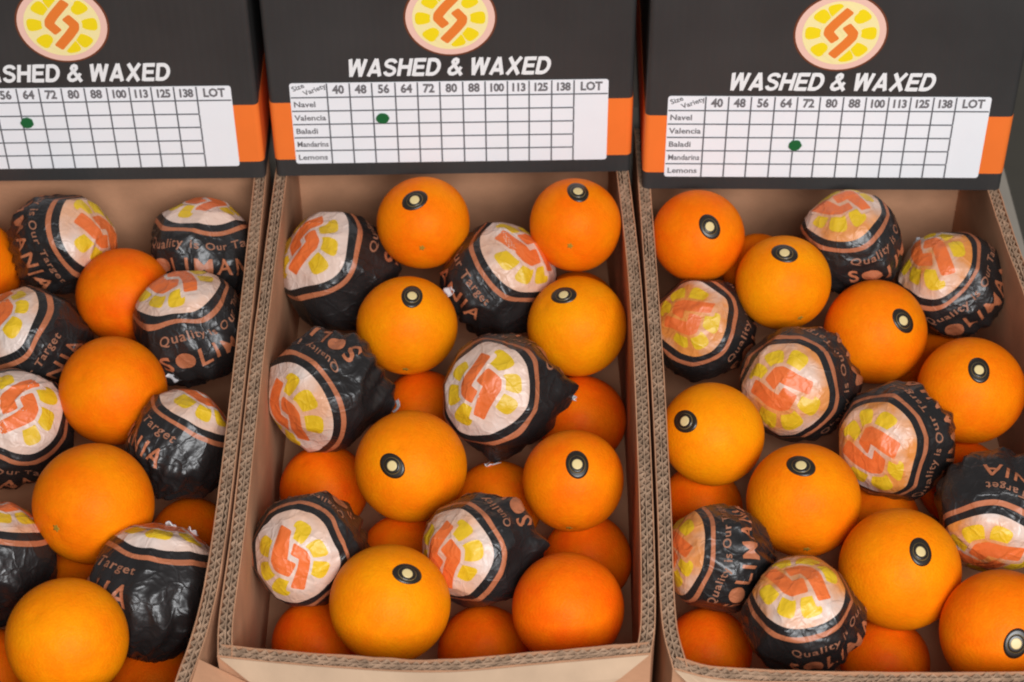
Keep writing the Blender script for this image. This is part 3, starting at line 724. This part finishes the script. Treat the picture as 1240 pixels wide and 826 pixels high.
def paper_radius(D, seed, peaks):
    rng = np.random.RandomState(500 + seed)
    th = np.arccos(np.clip(D[:, 2], -1, 1)); ph = np.arctan2(D[:, 1], D[:, 0])
    back = np.clip((th - 1.05) / 0.9, 0, 1)
    # flat facets of stretched paper
    r = np.full(len(D), 1.0)
    acc = np.exp(-r * 230)
    for k in range(50):
        v = rng.randn(3)
        if k < 12: v[2] = abs(v[2]) * 1.6 + .3
        v /= np.linalg.norm(v)
        front = v[2] > 0.45
        d = rng.uniform(0.925, 0.975) if front else rng.uniform(0.86, 0.955)
        c = D @ v
        rk = np.where(c > 0.5, d / np.maximum(c, 0.5), 2.0)
        acc += np.exp(-rk * 230)
    r = -np.log(acc) / 230
    # folds: narrow ridges along great circles
    for k in range(38):
        m = rng.randn(3); m /= np.linalg.norm(m); cen = rng.randn(3)
        if k >= 10: cen[2] -= 1.2
        cen /= np.linalg.norm(cen)
        g = D @ m - (cen @ m) + 0.03 * np.sin(6 * (D @ np.roll(m, 1)) + k)
        amp = rng.uniform(0.012, 0.030) * (0.5 if k < 10 else 1.0)
        ext = np.exp(-((1 - D @ cen) / 0.32))
        sgn = 1 if rng.rand() < 0.6 else -1
        r = r + sgn * amp * np.clip(1 - np.abs(g) / 0.038, 0, 1) * ext
    # pleats gathered towards the twist
    npl = rng.randint(13, 19)
    q = (ph * npl / (2 * math.pi) + 0.25 * np.sin(3 * ph + seed) + 0.2 * np.sin(th * 5)) % 1.0
    tri = np.abs(q * 2 - 1)
    r = r + (tri - 0.5) * 0.075 * back ** 1.3
    for k in range(5):
        v = rng.randn(3); v /= np.linalg.norm(v)
        r = r + 0.004 * np.sin((D @ v) * rng.uniform(4, 9) + rng.uniform(0, 6))
    for k in range(5):          # stray corners of the sheet
        v = rng.randn(3); v[2] = -abs(v[2]) * 0.9 - 0.1; v /= np.linalg.norm(v); a = rng.uniform(0.04, 0.11)
        dd = np.arccos(np.clip(D @ v, -1, 1)); r = r + a * np.clip(1 - dd / 0.34, 0, 1) ** 1.4
    for v, a in peaks:
        dd = np.arccos(np.clip(D @ np.array(v), -1, 1))
        r = r + a * np.clip(1 - dd / (0.42 + 1.2 * max(0, a - .1)), 0, 1) ** 1.5
    return r + 0.040

def paper(D, seed, peaks, R, lift):
    """points of the wrapper: the sheet is dragged a little sideways, then follows fruit and folds"""
    rng = np.random.RandomState(900 + seed); W_ = np.zeros_like(D)
    for k in range(9):
        v = rng.randn(3); v /= np.linalg.norm(v); q = rng.randn(3)
        W_ += q * (0.016 * np.sin((D @ v) * rng.uniform(2.5, 8) + rng.uniform(0, 6)))[:, None]
    E = D + W_; E /= np.linalg.norm(E, axis=1)[:, None]
    return E * (paper_radius(E, seed, peaks) * R + lift)[:, None]

ROWS = list(np.linspace(0.0, TD, 20)) + list(np.linspace(TD, math.radians(56.5), 5))[1:] + list(np.linspace(math.radians(56.5), math.radians(61.5), 4))[1:] + list(np.linspace(math.radians(61.5), math.pi, 58))[1:]
NC = 128
def sph(th, ph): return np.c_[np.sin(th) * np.cos(ph), np.sin(th) * np.sin(ph), np.cos(th)]
TH, PH = np.meshgrid(ROWS[1:-1], np.arange(NC) * 2 * math.pi / NC, indexing='ij')
WD = np.vstack([[(0, 0, 1)], sph(TH.ravel(), PH.ravel()), [(0, 0, -1)]])
nr = len(ROWS) - 2
WF, WM = [], []
def rowmat(th0, th1):
    m = (th0 + th1) / 2
    if m < TD: return 1
    if math.radians(56.5) < m < math.radians(61.5): return 2
    return 0
for i in range(NC): WF.append((0, 1 + i, 1 + (i + 1) % NC)); WM.append(1)
for k in range(nr - 1):
    b = 1 + k * NC; mm = rowmat(ROWS[k + 1], ROWS[k + 2])
    for i in range(NC): WF.append((b + i, b + NC + i, b + NC + (i + 1) % NC, b + (i + 1) % NC)); WM.append(mm)
last = len(WD) - 1; b = 1 + (nr - 1) * NC
for i in range(NC): WF.append((b + i, last, b + (i + 1) % NC)); WM.append(0)

# prints in the wrapper's own polar coordinates (text centred on azimuth -90 deg)
Ve, Fe, Me = EMB
rho = np.linalg.norm(Ve, axis=1); DE = sph(rho * TD, np.arctan2(Ve[:, 1], Ve[:, 0]))
def arc_text(V, th_base, height, arc):
    x = V[:, 0] - (V[:, 0].min() + V[:, 0].max()) / 2; w = V[:, 0].max() - V[:, 0].min()
    return sph(th_base - V[:, 1] * height, -math.pi / 2 + x * arc / w)
DB = arc_text(BIG[0], math.radians(107), math.radians(25), math.radians(158))
DQ = arc_text(QX[0], math.radians(79), math.radians(12.5), math.radians(150))

for i, (label, loc, R, ax, md, corners, peaks) in enumerate(WRAPPED):
    z = Vector(ax).normalized(); m = Vector(md); m = (m - z * m.dot(z)).normalized()
    y = -m; x = y.cross(z)
    Rm = Matrix(((x.x, y.x, z.x), (x.y, y.y, z.y), (x.z, y.z, z.z)))
    loc_p = [(np.array(Rm.transposed() @ Vector(v)), a) for v, a in peaks]
    V = paper(WD, i, loc_p, R, 0.0)
    o = mesh_obj('wrapped_orange', V, WF, [M_TBLACK, M_TWHITE, M_TRING], None, WM, True)
    tag(o, label, 'wrapped orange', 'paper wrapped oranges in the cartons')
    cr = random.Random(i * 13 + 5); o.color = (cr.random(), cr.random(), cr.random(), (0.95 + 0.10 * (i % 3)) if loc[0] > 0.12 else 0.25 + 0.2 * (i % 3))      # alpha: how damp and see-through the tissue is
    o.matrix_world = Matrix.Translation(loc) @ Rm.to_4x4()
    lift = 0.00032
    mesh_obj('emblem_print', paper(DE, i, loc_p, R, lift + ELIFT), Fe, [M_TYELLOW, M_TORANGE, M_TWHITE, M_TWHITE], o, Me, True).color = o.color
    mesh_obj('lettering', paper(DB, i, loc_p, R, lift), BIG[1], M_TRING, o, None, True).color = o.color
    mesh_obj('small_lettering', paper(DQ, i, loc_p, R, lift), QX[1], M_TTEXT, o, None, True)
    for d, size, tone in corners:
        d = Rm.transposed() @ Vector(d); d.normalize()
        F0 = frame_from(d); n = 9; rg = random.Random(i * 7 + int(size)); g = []
        k1, k2 = rg.uniform(0, 6), rg.uniform(0, 6)
        base = R * float(paper_radius(np.array([d]), i, loc_p)[0])
        for a_ in range(n):
            for b_ in range(n):
                u = (a_ / (n - 1) - .5) * size * 0.001 * 1.25; v = (b_ / (n - 1) - .5) * size * 0.001 * (1 - 0.45 * a_ / (n - 1))
                h = base + 0.0012 + 0.0014 * math.sin(5 * a_ / n + k1) + 0.0011 * math.sin(7 * b_ / n + k2) - (u * u + v * v) / (2 * R)
                g.append(F0 @ Vector((u, v, h)))
        fc = [(a_ * n + b_, a_ * n + b_ + 1, (a_ + 1) * n + b_ + 1, (a_ + 1) * n + b_) for a_ in range(n - 1) for b_ in range(n - 1)]
        pc = mesh_obj('paper_corner', g, fc, M_PAPER, o, None, True)
        sm = pc.modifiers.new('thickness', 'SOLIDIFY'); sm.thickness = 0.0004
